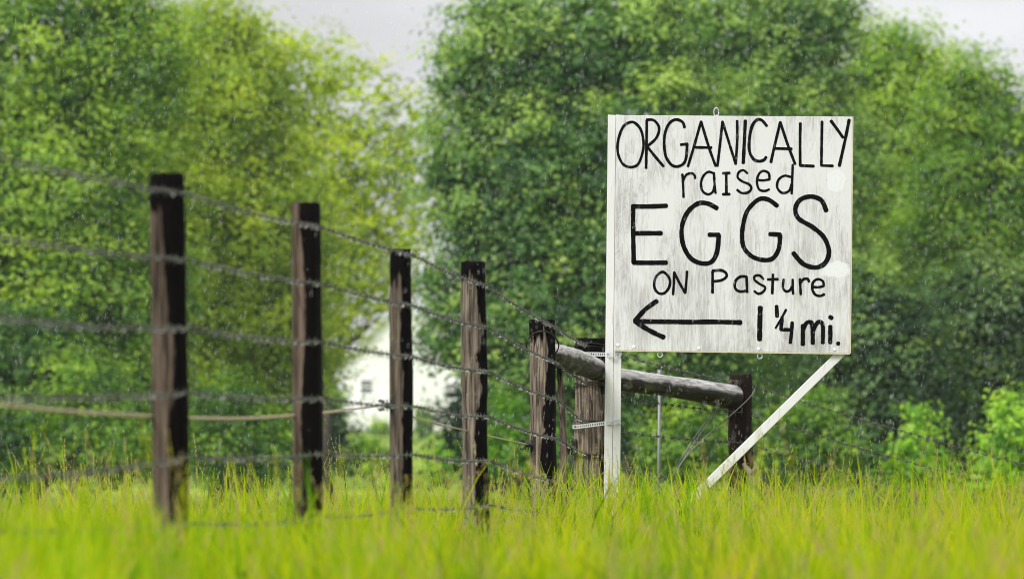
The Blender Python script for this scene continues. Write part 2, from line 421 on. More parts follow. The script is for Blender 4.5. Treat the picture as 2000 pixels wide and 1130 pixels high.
GT = 'trees standing behind the fence'
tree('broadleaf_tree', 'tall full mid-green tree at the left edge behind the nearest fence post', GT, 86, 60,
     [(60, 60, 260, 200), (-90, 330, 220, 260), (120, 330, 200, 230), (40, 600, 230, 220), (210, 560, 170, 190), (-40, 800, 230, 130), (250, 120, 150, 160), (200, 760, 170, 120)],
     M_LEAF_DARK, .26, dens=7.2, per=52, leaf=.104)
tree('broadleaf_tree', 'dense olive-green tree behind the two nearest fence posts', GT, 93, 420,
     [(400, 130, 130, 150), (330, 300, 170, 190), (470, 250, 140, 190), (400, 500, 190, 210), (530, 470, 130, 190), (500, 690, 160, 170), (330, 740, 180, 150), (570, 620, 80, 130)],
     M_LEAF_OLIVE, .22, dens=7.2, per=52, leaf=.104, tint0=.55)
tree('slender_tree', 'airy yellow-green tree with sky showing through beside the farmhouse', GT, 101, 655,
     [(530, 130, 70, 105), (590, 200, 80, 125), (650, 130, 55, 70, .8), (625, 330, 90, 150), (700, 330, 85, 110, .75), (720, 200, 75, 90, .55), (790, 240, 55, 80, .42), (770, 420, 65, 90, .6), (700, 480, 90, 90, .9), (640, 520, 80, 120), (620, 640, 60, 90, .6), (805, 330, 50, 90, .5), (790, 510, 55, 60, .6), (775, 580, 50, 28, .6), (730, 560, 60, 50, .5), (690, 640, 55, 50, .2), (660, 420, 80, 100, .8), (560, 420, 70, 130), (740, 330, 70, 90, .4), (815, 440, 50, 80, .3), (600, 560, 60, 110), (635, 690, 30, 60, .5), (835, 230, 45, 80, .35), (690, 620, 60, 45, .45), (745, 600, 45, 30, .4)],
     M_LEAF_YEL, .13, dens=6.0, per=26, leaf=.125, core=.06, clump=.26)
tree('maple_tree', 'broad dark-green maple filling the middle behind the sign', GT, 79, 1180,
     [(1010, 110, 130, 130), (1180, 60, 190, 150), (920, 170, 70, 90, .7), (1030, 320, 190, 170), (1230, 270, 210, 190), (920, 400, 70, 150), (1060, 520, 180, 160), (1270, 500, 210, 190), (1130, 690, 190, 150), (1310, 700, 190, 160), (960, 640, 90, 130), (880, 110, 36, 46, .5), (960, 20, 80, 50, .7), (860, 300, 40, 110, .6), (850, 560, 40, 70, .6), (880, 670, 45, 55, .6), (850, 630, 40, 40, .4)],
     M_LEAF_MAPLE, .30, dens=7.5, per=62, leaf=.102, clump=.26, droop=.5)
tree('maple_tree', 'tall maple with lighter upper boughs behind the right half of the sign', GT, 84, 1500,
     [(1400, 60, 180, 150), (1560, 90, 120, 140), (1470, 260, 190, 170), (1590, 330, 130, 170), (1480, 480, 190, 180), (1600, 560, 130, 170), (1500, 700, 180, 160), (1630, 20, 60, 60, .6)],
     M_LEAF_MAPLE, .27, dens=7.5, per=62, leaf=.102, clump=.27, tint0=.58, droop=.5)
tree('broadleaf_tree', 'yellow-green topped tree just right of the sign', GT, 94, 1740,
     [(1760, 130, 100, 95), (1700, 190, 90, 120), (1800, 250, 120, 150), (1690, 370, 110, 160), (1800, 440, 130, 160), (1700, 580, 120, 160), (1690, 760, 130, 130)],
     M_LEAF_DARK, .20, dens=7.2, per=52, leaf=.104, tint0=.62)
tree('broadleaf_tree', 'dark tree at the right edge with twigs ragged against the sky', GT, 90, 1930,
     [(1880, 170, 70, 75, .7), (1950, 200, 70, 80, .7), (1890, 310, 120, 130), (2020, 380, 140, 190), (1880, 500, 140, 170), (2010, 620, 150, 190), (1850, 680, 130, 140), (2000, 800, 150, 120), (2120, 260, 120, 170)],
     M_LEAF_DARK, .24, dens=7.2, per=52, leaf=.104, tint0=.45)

DK = dict(dens=7.5, per=40, leaf=.115, clump=.24, core=.5, droop=.4)  # dark-leaved trees added to stand in for shade under the taller crowns
tree('added_dark_tree', 'low deep-green tree added as shade right of the diagonal brace beneath the taller trees', GT, 76, 1730,
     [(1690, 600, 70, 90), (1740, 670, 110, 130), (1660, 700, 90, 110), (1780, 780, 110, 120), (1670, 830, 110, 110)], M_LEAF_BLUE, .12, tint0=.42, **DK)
tree('added_dark_tree', 'deep-green tree added as shade filling the right edge behind the bright saplings', GT, 78, 1930,
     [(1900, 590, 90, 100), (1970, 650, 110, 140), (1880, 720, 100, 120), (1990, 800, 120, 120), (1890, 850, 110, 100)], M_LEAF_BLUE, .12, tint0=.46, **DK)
tree('added_dark_tree', 'low dark tree added as shade at the left edge below the topmost wires', GT, 79, 80,
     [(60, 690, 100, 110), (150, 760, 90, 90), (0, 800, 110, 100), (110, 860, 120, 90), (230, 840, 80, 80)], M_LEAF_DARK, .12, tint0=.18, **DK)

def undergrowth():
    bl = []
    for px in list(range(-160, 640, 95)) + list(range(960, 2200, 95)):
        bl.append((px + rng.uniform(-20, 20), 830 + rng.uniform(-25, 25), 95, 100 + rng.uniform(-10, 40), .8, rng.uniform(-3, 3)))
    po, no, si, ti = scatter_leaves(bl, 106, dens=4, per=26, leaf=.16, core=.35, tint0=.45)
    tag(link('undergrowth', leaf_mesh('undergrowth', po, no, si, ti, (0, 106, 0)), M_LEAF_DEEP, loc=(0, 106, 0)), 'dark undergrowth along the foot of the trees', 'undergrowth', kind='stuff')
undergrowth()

GS = 'young trees and shrubs in the field'
SH = dict(dens=9, per=28, leaf=.085, clump=.17, core=.4)
def cone(px, top, bot, w, dd=0):
    k = 5; return [(px + rng.uniform(-6, 6), top + (bot - top) * (i + .6) / k, max(12, w * (i + .8) / k), (bot - top) / k * .75, 1.0, dd) for i in range(k)]
def shrub(name, label, d, px, blobs, mat, cat='shrub', **kw):
    k = dict(SH); k.update(kw); return tree(name, label, GS, d, px, blobs, mat, .05, cat, **k)
shrub('sapling', 'bright green pointed sapling right of the white diagonal brace', 66, 1790, cone(1788, 778, 960, 100), M_LEAF_YOUNG, 'sapling')
shrub('sapling', 'bright green spreading sapling at the right edge above the wire', 64, 1960, cone(1965, 760, 960, 110) + [(2010, 860, 80, 90)], M_LEAF_YOUNG, 'sapling')
shrub('shrub', 'mid-green bush just behind the diagonal brace and end post', 68, 1590, [(1570, 850, 75, 70), (1630, 880, 70, 60), (1540, 900, 80, 60), (1590, 790, 35, 40)], M_LEAF_DARK, tint0=.30)
shrub('shrub', 'light green bush seen under the log rail beside the metal pole', 66, 1350, [(1340, 850, 75, 65), (1390, 880, 70, 60), (1300, 890, 60, 50)], M_LEAF_DARK, tint0=.42)
shrub('shrub', 'green bush between the fourth and fifth fence posts', 72, 1000, [(1000, 830, 55, 70), (1030, 880, 60, 60), (960, 890, 60, 55)], M_LEAF_YOUNG, tint0=.15)
shrub('shrub', 'low bright bush under the trees left of the nearest post', 74, 130, [(150, 740, 55, 50), (120, 820, 90, 70), (200, 850, 80, 60)], M_LEAF_DARK, tint0=.45)
shrub('shrub', 'leafy bush between the two nearest fence posts', 76, 480, [(450, 800, 90, 70), (520, 860, 70, 70), (420, 880, 80, 60)], M_LEAF_DARK, tint0=.32)
HB = dict(dens=3, per=26, leaf=.22, clump=.4, core=.3)
shrub('shrub', 'tall clipped dark bush at the left corner of the farmhouse', 240, 655, [(652, 790, 24, 55), (655, 835, 26, 30)], M_LEAF_DARK, **HB)
shrub('shrub', 'round bush in front of the farmhouse at the third fence post', 235, 745, [(745, 850, 26, 34), (760, 870, 22, 26)], M_LEAF_DARK, **HB)
shrub('shrub', 'small round bush by the right end of the farmhouse wall', 238, 826, [(826, 815, 18, 24), (832, 840, 22, 22)], M_LEAF_DARK, **HB)
shrub('shrub', 'loose dark bush on the lawn below the farmhouse', 120, 730, [(720, 885, 40, 40), (680, 905, 40, 30), (765, 895, 30, 30)], M_LEAF_DARK, dens=6, per=26, leaf=.13, clump=.25)
shrub('shrub', 'pale green bush on the lawn left of the fourth fence post', 118, 872, [(870, 890, 30, 45), (850, 910, 30, 30)], M_LEAF_YOUNG, dens=6, per=26, leaf=.13, clump=.25)

# ------------------------------------------------------------------ fence posts
def post_mesh(base, top, r, seed, n=28, rings=36, taper=.94, cut=(0, 0)):
    H = top.z - base.z; v = []
    for j in range(rings + 1):
        t = j / rings; c = Vector((0, 0, 0)).lerp(top - base, t)
        for k in range(n):
            a = 2 * math.pi * k / n
            q = Vector((math.cos(a) * 1.3 + seed * 5, math.sin(a) * 1.3, t * H * 1.8))
            rr = r * (1 + (taper - 1) * t) * (1 + .15 * mnoise.noise(q) + .05 * mnoise.noise(q * 4))
            if j == rings: rr *= .955
            p = c + Vector((math.cos(a) * rr, math.sin(a) * rr, 0))
            if j >= rings - 1: p.z += (cut[0] * math.cos(a) + cut[1] * math.sin(a)) * r + .012 * mnoise.noise(q * 2.2)
            if j == rings - 1: p.z = p.z + H / rings - .006
            v.append(p)
    f = [(j * n + k, j * n + (k + 1) % n, (j + 1) * n + (k + 1) % n, (j + 1) * n + k) for j in range(rings) for k in range(n)]
    v.append((top - base) + Vector((0, 0, .003))); m = len(v) - 1
    f += [(rings * n + k, rings * n + (k + 1) % n, m) for k in range(n)]
    me = bpy.data.meshes.new('fence_post'); me.from_pydata([tuple(x) for x in v], [], f); me.update()
    me.polygons.foreach_set('use_smooth', [i < rings * n for i in range(len(f))])
    return me

BROWN = (.098, .074, .056)
#        top px, top y, base px, depth, width px, b0, slope, top dark, dry colour, cut, label
POSTS = [
    (-120, 262, -104, 11.6, 84, -.1, 0, .10, BROWN, (0, 0), 'fence post standing beyond the left end of the wires'),
    (326, 340, 341, 14.3, 70, .20, -.60, .16, BROWN, (.06, .1), 'tallest and nearest round wooden fence post, black with rain on its right side'),
    (596, 397, 606, 16.7, 60, -.28, -.16, .0, (.100, .073, .056), (0, .05), 'second fence post from the left with a narrow pale streak'),
    (782, 488, 786, 18.7, 46, -.0, -.10, .15, (.115, .092, .070), (-.05, .05), 'third fence post in front of the white farmhouse with a black insulator'),
    (924, 512, 931, 21.2, 51, .14, .0, .09, (.165, .134, .105), (0, .04), 'fourth fence post with pale grain and black cracks'),
    (1059, 625, 1064, 24.2, 54, .04, .0, .11, (.19, .152, .118), (.0, .05), 'fifth fence post with wire looped round its top and a log rail behind'),
    (1154, 661, 1150, 26.44, 62, .66, .0, .13, (.165, .130, .10), (0, .04), 'stout corner fence post strapped to the white sign post'),
    (1446, 732, 1447, 28.45, 49, -3, 0, .05, (.045, .030, .024), (0, .03), 'dark red-brown end post to the right holding the long log rail'),
    (2170, 935, 2170, 32.2, 46, .1, 0, .10, BROWN, (0, 0), 'fence post beyond the right end of the wires'),
]
PO = []
for i, (tx, ty, bx, d, wpx, b0, sl_, td, dry, cut, lab) in enumerate(POSTS):
    top = P(tx, ty, d); r = wpx / 2 * d / F
    X = (bx - 1000) / F * d; base = Vector((X, d, float(gz(X, d)) - .03))
    me = post_mesh(base, top, r, i * 1.37)
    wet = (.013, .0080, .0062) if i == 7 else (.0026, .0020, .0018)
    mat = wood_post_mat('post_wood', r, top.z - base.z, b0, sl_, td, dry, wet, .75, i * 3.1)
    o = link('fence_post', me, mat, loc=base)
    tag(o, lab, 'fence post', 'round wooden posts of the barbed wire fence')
    PO.append((o, base, top, r))

def on_post(i, py, front=True, gap=.004):
    """the point on the camera side of post i that the photograph shows at height py"""
    o, b, t, r = PO[i]; d = b.y; z = P(1000, py, d).z; f = (z - b.z) / (t.z - b.z); c = b.lerp(t, f)
    return c + Vector((0, -(r + gap) if front else r + gap, 0))

def tie(i, y_front, y_back, turns, r=.003, grow=.004, parent=True):
    o, b, t, rr = PO[i]; mb = MB()
    za, zb_ = P(1000, y_front, b.y).z - b.z, P(1000, y_back, b.y).z - b.z
    for k in range(turns):
        pts = []
        for a in range(29):
            q = 2 * math.pi * a / 28; z = (za + zb_) / 2 + (zb_ - za) / 2 * math.sin(q) + .006 * k * (1 if k % 2 else -1) + .003 * math.sin(3 * q + k)
            c = (t - b) * (z / (t.z - b.z)); s = rr * 1.02 + grow + .002 * math.sin(2 * q + k)
            pts.append((c.x + math.cos(q) * s, c.y + math.sin(q) * s, z))
        mb.tube(pts, r, 5)
    return mb.build('tie_wire', M_OLDWIRE, o, smooth=True)
tie(5, 648, 700, 1, .0045, .012); tie(5, 930, 925, 1, .002)
for y0, y1, n in ((672, 682, 3), (748, 752, 3), (823, 828, 2), (889, 884, 3)): tie(6, y0, y1, n, .0028, .003)

# leaning split stake at the fifth post, dead branch at the foot of the end post
sk = MB(); b0_ = P(1104, 930, 24.75); b0_.z = float(gz(b0_.x, b0_.y)) - .05
sk.tube([b0_, P(1100, 860, 24.72), P(1097, 790, 24.7), P(1092, 715, 24.66)], [.022, .021, .019, .015], 7)
o = sk.build('wooden_stake', wood_post_mat('stake_wood', .05, 1, .2, 0, .05, (.12, .09, .075)), origin=b0_, smooth=False)
tag(o, 'thin split stake leaning behind the fifth fence post', 'stake')
db = MB(); q = P(1482, 950, 28.2); q.z = float(gz(q.x, q.y)) - .02
db.tube([q, P(1468, 925, 28.2), P(1452, 905, 28.25)], [.03, .026, .012], 6); db.tube([P(1468, 925, 28.2), P(1478, 912, 28.1), P(1474, 900, 28.1)], [.02, .016, .008], 6)
tag(db.build('dead_branch', M_STICK, origin=q), 'grey broken branch lying against the foot of the end post', 'branch')

# ------------------------------------------------------------------ log rails
def rail(a, b, r0, r1, label, seed):
    a, b = Vector(a), Vector(b); L = (b - a).length; n = 22; rings = 30; v = []; f = []
    for j in range(rings + 1):
        t = j / rings; e = min(1, max(0, (1 - t) * L / .07)); e0 = min(1, t * L / .04)
        for k in range(n):
            an = 2 * math.pi * k / n; q = Vector((t * L * 1.6, math.cos(an) + seed, math.sin(an)))
            rr = (r0 + (r1 - r0) * t) * (1 + .16 * mnoise.noise(q) + .05 * mnoise.noise(q * 4)) * math.sqrt(.12 + .88 * math.sin(e * math.pi / 2)) * (.75 + .25 * e0)
            v.append((t * L, math.cos(an) * rr, math.sin(an) * rr + .012 * math.sin(t * 3.1)))
    f = [(j * n + k, (j + 1) * n + k, (j + 1) * n + (k + 1) % n, j * n + (k + 1) % n) for j in range(rings) for k in range(n)]
    f += [tuple(range(n)), tuple(rings * n + k for k in range(n - 1, -1, -1))]
    me = bpy.data.meshes.new('log_rail'); me.from_pydata(v, [], f); me.update(); me.polygons.foreach_set('use_smooth', [True] * len(f))
    o = link('log_rail', me, M_RAIL, loc=a); o.rotation_euler = (b - a).to_track_quat('X', 'Z').to_euler()
    return tag(o, label, 'log rail', 'log rails bracing the corner posts')
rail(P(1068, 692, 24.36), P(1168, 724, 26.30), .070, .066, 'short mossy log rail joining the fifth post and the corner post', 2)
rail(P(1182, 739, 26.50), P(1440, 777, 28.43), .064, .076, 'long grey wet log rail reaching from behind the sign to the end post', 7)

# ------------------------------------------------------------------ barbed wire
def smooth_path(pts, step):
    """Catmull-Rom through pts, resampled"""
    P_ = [Vector(p) for p in pts]; P_ = [P_[0] * 2 - P_[1]] + P_ + [P_[-1] * 2 - P_[-2]]; out = []
    for i in range(1, len(P_) - 2):
        p0, p1, p2, p3 = P_[i - 1:i + 3]; n = max(2, int((p2 - p1).length / step))
        for k in range(n):
            t = k / n; out.append(.5 * ((2 * p1) + (p2 - p0) * t + (2 * p0 - 5 * p1 + 4 * p2 - p3) * t * t + (3 * p1 - p0 - 3 * p2 + p3) * t ** 3))
    out.append(P_[-2]); return out

def span(a, b, step, sag):
    n = max(2, int((b - a).length / step)); return [a.lerp(b, k / n) - Vector((0, 0, sag * 4 * (k / n) * (1 - k / n))) for k in range(n)]

bb = MB()                                                            # one barb: two turns round the wire and four points, along local X
for s in (-1, 1):
    pts = [(s * .004 + .0035 * k / 9 * s, math.cos(.7 * k) * .0052, math.sin(.7 * k) * .0052) for k in range(10)]; bb.tube(pts, .0019, 4)
for an, s in ((.5, 1), (.5 + math.pi, 1), (2.1, -1), (2.1 + math.pi, -1)):
    dv = Vector((s * .25, math.cos(an), math.sin(an))); o_ = Vector((s * .005, 0, 0)); bb.tube([o_ + dv * .003, o_ + dv * .019], [.0022, .0009], 4)
BARB = bpy.data.meshes.new('barb'); BARB.from_pydata(bb.v, [], bb.f); BARB.update(); BARB.materials.append(M_WIRE)

def drop_shape(mb, p, r):
    n = 7; prof = [(0, 1.5), (.35, 1.0), (.75, .45), (1, -.1), (.8, -.65), (.4, -.95), (0, -1.05)]
    vs = [p + Vector((0, 0, prof[0][1] * r))]
    for a, z in prof[1:-1]: vs += [p + Vector((math.cos(2 * math.pi * k / n) * a * r, math.sin(2 * math.pi * k / n) * a * r, z * r)) for k in range(n)]
    vs.append(p + Vector((0, 0, prof[-1][1] * r))); m = len(prof) - 2; fs = []
    for k in range(n):
        fs.append((0, 1 + k, 1 + (k + 1) % n)); fs.append((1 + (m - 1) * n + (k + 1) % n, 1 + (m - 1) * n + k, len(vs) - 1))
        for j in range(m - 1): fs.append((1 + j * n + k, 1 + (j + 1) * n + k, 1 + (j + 1) * n + (k + 1) % n, 1 + j * n + (k + 1) % n))
    mb.add(vs, fs)

def barbed(pts_spans, label, group, sag=.012, barb_step=.105, drops=.11, first=.03, thick=1.0):
    path = []
    for a, b in zip(pts_spans[:-1], pts_spans[1:]): path += span(a, b, .010, sag * min(1, ((b - a).length / 2.5) ** 2))
    path.append(pts_spans[-1]); base = path[0]; root = empty('barbed_wire', base); tag(root, label, 'barbed wire', group)
    mb = MB()
    acc = [0.0]
    for a, b in zip(path[:-1], path[1:]): acc.append(acc[-1] + (b - a).length)
    for ph in (0, math.pi):
        pts = []
        for i, p in enumerate(path):
            q = acc[i] / .055 * 2 * math.pi + ph; t = (path[min(i + 1, len(path) - 1)] - path[max(0, i - 1)]).normalized()
            up = Vector((0, 0, 1)); s = t.cross(up).normalized(); u2 = s.cross(t)
            pts.append(p - base + (s * math.cos(q) + u2 * math.sin(q)) * .0015)
        mb.tube(pts, .0014, 4)
    mb.build('strand', M_WIRE, root, smooth=True)
    k = first; i = 0; n = 0
    while k < acc[-1] and n < 290:
        while acc[i + 1] < k: i += 1
        t = (path[i + 1] - path[i]).normalized(); p = path[i].lerp(path[i + 1], (k - acc[i]) / (acc[i + 1] - acc[i]))
        o = bpy.data.objects.new('barb', BARB); COL.objects.link(o); o.parent = root; o.location = p - base
        o.rotation_euler = (t.to_track_quat('X', 'Z') @ Vector((1, 0, 0)).rotation_difference(Vector((1, 0, 0)))).to_euler()
        o.rotation_euler.rotate_axis('X', random.uniform(0, 6.28)); o.scale = (thick,) * 3
        k += barb_step * random.uniform(.8, 1.2); n += 1
    db_ = MB(); k = .05; i = 0
    while k < acc[-1]:
        while acc[i + 1] < k: i += 1
        p = path[i] - base; r = random.uniform(.0022, .0044); drop_shape(db_, p - Vector((0, 0, .0045 + r * 1.2)), r)
        k += random.choice((.04, .06, .09, .13, .2, .3)) * drops / .11
    o = db_.build('water_drops', M_WATER, root, smooth=True); o['kind'] = 'stuff'
    return root

LEFT = [('topmost', (287, 379, 444, 498, 558, 641, 676)), ('second', (450, 507, 554, 597, 639, 709, 750)), ('third', (614, 641, 668, 696, 725, 781, 826)),
        ('fourth', (773, 766, 778, 793, 813, 857, 886)), ('fifth', (937, 893, 885, 887, 899, 941, 960)), ('lowest', (1034, 1022, 1010, 992, 985, 1000, 1010))]
def beside(i, py):
    o, b, t, r = PO[i]; z = P(1000, py, b.y).z; c = b.lerp(t, (z - b.z) / (t.z - b.z)); r = r * 1.03 + .004
    return c + (Vector((r * .985, -r * .17, 0)) if i < 6 else Vector((-r * .2, -r, 0)))
for nm, ys in LEFT:
    barbed([beside(i, y) for i, y in enumerate(ys)], nm + ' beaded barbed wire of the long fence run left of the sign', 'barbed wires of the left fence run')
RIGHT = [('topmost', (684, 747, 952)), ('middle', (768, 805, 1006)), ('third', (838, 863, 1058)), ('lowest', (905, 962, 1110))]
for nm, (a, b, c) in RIGHT:
    q0 = P(1172, a, 26.54); q0.x += .02
    barbed([q0, on_post(7, b, True, .006), on_post(8, c, True, .006)], nm + ' dark barbed wire sloping down to the right past the end post', 'barbed wires of the right fence run', .02, drops=.3, thick=1.25)

# ------------------------------------------------------------------ electric fence tape, insulators
def tape(pts, r, label):
    path = smooth_path(pts, .05); b = path[0]; mb = MB(); mb.tube([p - b for p in path], r, 8); o = mb.build('fence_tape', M_TAPE, loc=b, smooth=True)
    return tag(o, label, 'fence tape', 'electric fence tapes strung behind the posts')
tape([P(-130, 775, 11.75), P(20, 792, 12.5), P(150, 804, 13.2), P(330, 814, 14.55), P(470, 817, 15.6), P(600, 809, 16.95), P(670, 801, 17.6), P(752, 790, 18.62)], .0055, 'tan electric fence tape sagging behind the two nearest posts')
tape([P(752, 790, 18.70), P(815, 816, 19.6), P(930, 845, 21.5), P(1029, 867, 24.0)], .0035, 'thin tan fence wire running from the third post to the fifth')
def insulator(p, s, label):
    mb = MB(); p = Vector(p)
    mb.tube([(.0, 0, 0), (.045 * s, 0, 0)], .014 * s, 10)
    for x in (-.004, .012, .028): mb.tube([(x * s, 0, 0), ((x + .007) * s, 0, 0)], .030 * s, 12)
    mb.tube([(-.028 * s, 0, .018 * s), (-.018 * s, 0, .026 * s), (-.003 * s, 0, .012 * s)], .007 * s, 6); mb.tube([(-.028 * s, 0, -.018 * s), (-.018 * s, 0, -.026 * s), (-.003 * s, 0, -.012 * s)], .007 * s, 6)
    mb.box((.05 * s, 0, 0), .012 * s, .04 * s, .10 * s)
    tag(mb.build('insulator', M_BLACK, loc=p, smooth=False), label, 'insulator', 'black insulators on the fence posts')
insulator(P(750, 791, 18.68), .85, 'black insulator on the left side of the third fence post')
insulator(P(1026, 868, 24.15), 1.0, 'black insulator on the left side of the fifth fence post')
insulator(P(1104, 876, 26.40), 1.2, 'black insulator on the left side of the corner post')

# ------------------------------------------------------------------ metal pole and guy wires
mp_ = MB(); b = P(1285, 935, 29.2); b.z = float(gz(b.x, b.y)) - .05; t = P(1288, 742, 29.2); t2 = P(1288.3, 721, 29.2)
mp_.tube([b, b.lerp(t, .5), t], .0105, 10); mp_.tube([t + Vector((0, 0, -.002)), t2], .015, 10)
tag(mp_.build('metal_pole', M_STEEL, origin=b, smooth=True), 'thin galvanised pole behind the long log rail', 'pole')
gw = MB()
a_ = P(1306, 940, 28.0); gw.tube([a_, P(1350, 862, 28.1), P(1398, 796, 28.22)], .0032, 5); gw.tube([a_ + Vector((.015, 0, .02)), P(1353, 868, 28.1), P(1402, 798, 28.2)], .0028, 5)
gw.tube(smooth_path([P(1316, 925, 28.0), P(1346, 884, 28.05), P(1390, 842, 28.1), P(1432, 806, 28.1), P(1462, 778, 28.2), P(1474, 760, 28.45), P(1470, 755, 28.6)], .03), .0032, 5)
tag(gw.build('guy_wire', M_GUY, origin=a_, smooth=True), 'slanting twisted guy wires below the log rail beside the end post', 'wire')

# ------------------------------------------------------------------ the sign
DS = 26.0                                                             # depth of the board's face
sb_ = P(1196, 965, DS + .06); sb_.z = float(gz(sb_.x, sb_.y)) - .05
sign = empty('farm_sign', sb_)
tag(sign, 'hand-painted white wooden egg sign on its post beside the corner fence post', 'sign')
def S(px, py, d=DS): return P(px, py, d) - sb_
def slab(name, corners, thick, mat, bevel=.002, parent=sign, origin=None):
    """a board whose front face has these four corners (counter-clockwise seen from the camera), its thickness away from it"""
    bm = bmesh.new(); cs = [Vector(c) for c in corners]; o0 = Vector(origin) if origin is not None else sum(cs, Vector()) / 4
    fr = [bm.verts.new(c - o0) for c in cs]; bk = [bm.verts.new(c - o0 + Vector((0, thick, 0))) for c in cs]
    bm.faces.new(fr); bm.faces.new(bk[::-1])
    for i in range(4): bm.faces.new((fr[i], bk[i], bk[(i + 1) % 4], fr[(i + 1) % 4]))
    bmesh.ops.recalc_face_normals(bm, faces=bm.faces)
    if bevel: bmesh.ops.bevel(bm, geom=bm.edges[:], offset=bevel, segments=2, affect='EDGES', profile=.5)
    me = bpy.data.meshes.new(name); bm.to_mesh(me); bm.free(); return link(name, me, mat, parent, o0)

BL, BR, TR, TL = S(1200.5, 683), S(1660, 689.5), S(1665, 228), S(1203.5, 225)
def board_mat():
    m = Mat('weathered_white_plywood'); x, y, z = m.sep()
    s1 = m.noise(1, 6, .70, (38, 1, 4.0), dist=1.2); s2 = m.noise(1, 5, .6, (150, 1, 8), (3, 0, 1)); big = m.noise(1, 4, .6, (3.5, 1, 1.6), (1, 0, 4)); fig = m.noise(1, 3, .5, (7, 1, 1.0), (4, 0, 2), dist=2.2)
    cath = m.math('SINE', m.math('MULTIPLY', fig, 95)); cath = m.rng(cath, .2, 1, 0, .22)
    low = m.rng(z, .45, -.75)
    wear = m.math('ADD', m.math('MULTIPLY_ADD', s1, .62, m.math('MULTIPLY', s2, .36)), m.math('MULTIPLY_ADD', big, .80, m.math('MULTIPLY', low, .10)))
    f = m.math('ADD', m.rng(wear, .84, 1.14, 0, .56), m.math('MULTIPLY', cath, m.rng(big, .35, .6)))
    c = m.mix(f, (.665, .665, .655), (.25, .24, .225))
    cen = (BL + BR + TR + TL) / 4
    for (px, py, rx, ry) in ((1632, 352, 17, 19), (1634, 526, 24, 15)):
        k = S(px, py) - cen; a = rx * DS / F; b_ = ry * DS / F
        dx = m.math('DIVIDE', m.math('SUBTRACT', x, k.x), a); dz = m.math('DIVIDE', m.math('SUBTRACT', z, k.z), b_)
        wob = m.math('MULTIPLY', m.math('SUBTRACT', m.noise(1, 3, .6, (14, 1, 14), (px * .01, 0, 0)), .5), 1.1)
        dd = m.math('ADD', m.math('SQRT', m.math('ADD', m.math('MULTIPLY', dx, dx), m.math('MULTIPLY', dz, dz))), wob)
        ring = m.rng(m.math('SINE', m.math('MULTIPLY', dd, 11)), .3, 1, 0, .07)
        c = m.mix(m.rng(dd, 1.35, .85), c, (.72, .73, .73)); c = m.mix(m.math('MULTIPLY', ring, m.rng(dd, 1.9, .9, 0, .9)), c, (.30, .27, .23))
        c = m.mix(m.math('MULTIPLY', m.rng(s2, .62, .7), m.rng(dd, 1.6, .9)), c, (.10, .09, .07))
    m.color(c); m.rough(.6); m.b.inputs['Specular IOR Level'].default_value = .35; m.bump(wear, .25, .003); return m.m
M_BOARD = board_mat()
board = slab('board', (BL, BR, TR, TL), .016, M_BOARD)
def strip(a, b, off, w_, nm='edge_strip'):                            # bare plywood edge left unpainted along the bottom and the right
    a, b = Vector(a), Vector(b); n = (b - a).normalized().cross(Vector((0, 1, 0))) * w_
    y = Vector((0, -.0025, 0)); slab(nm, (a + y, b + y, b + n + y, a + n + y), .020, M_EDGE, 0)
strip(BL, BR, 0, -.007) if False else None
strip(BR + Vector((0, 0, -.0005)), BL + Vector((0, 0, -.0005)), 0, .006)
strip(TR + Vector((.0005, 0, 0)), BR + Vector((.0005, 0, 0)), 0, .005)
# post of two planks, its face just behind the board
for l0, l1, r0, r1, dy in ((1188.0, 1178.5, 1203, 1194.2, .0185), (1203.4, 1194.8, 1218, 1210, .0205)):
    lo_l, lo_r = S(l1, 963, DS), S(r1, 963, DS); lo_l.z = lo_r.z = 0
    y = Vector((0, dy, 0)); slab('post_plank', (lo_l + y, lo_r + y, S(r0, 224.5) + y, S(l0, 223.5) + y), .089, M_WHITE, .003)
# diagonal brace behind the lower right corner
y = Vector((0, .021, 0)); e = S(1277, 1060); f_ = S(1252, 1060)
slab('diagonal_brace', (f_ + y, e + y, S(1657, 687.5) + y, S(1634, 687.0) + y), .038, M_BRACE, .003)
# screw eyes and screws
def eye(px, py, up):
    mb = MB(); c = S(px, py, DS + .008); sg = 1 if up else -1; hgt = 1.7 if up else 1.0
    mb.tube([c + Vector((math.cos(a) * .0145, 0, sg * .019 + math.sin(a) * .0155 * hgt)) for a in [2 * math.pi * k / 16 for k in range(17)]], .0032, 6)
    mb.tube([c + Vector((0, 0, -sg * .008)), c + Vector((0, 0, sg * .004))], .004, 6); mb.build('screw_eye', M_STRAP, sign, smooth=True)
eye(1399, 225.5, True); eye(1289, 686, False); eye(1484, 689, False)
SC = MB(); SC.tube([(0, 0, 0), (0, -.003, 0), (0, -.0045, 0)], [.0095, .009, .004], 10); SCM = bpy.data.meshes.new('screw'); SCM.from_pydata(SC.v, [], SC.f); SCM.materials.append(plain('painted_screw', (.86, .86, .84), .35))
for px, py in ((1207, 673), (1238, 677), (1365, 679.5), (1482, 681), (1630, 682), (1212, 690), (1208, 826)):
    o = link('screw', SCM, None, sign, S(px, py, DS) + Vector((0, 0.0, 0)))
    if px in (1212, 1208) and py in (690, 826): o.location.y += .018

# lettering: every painted letter is strokes of a round brush, given in the coordinates of the enlarged board (x 1160 + u/3.7037, y 200 + v/3.7037)
Y2 = 1037
def sh(pts): return [(a, b + Y2) for a, b in pts]
LET = []
def T(w_, *strokes, n='letter', lab=None): LET.append((n, lab, w_, strokes))
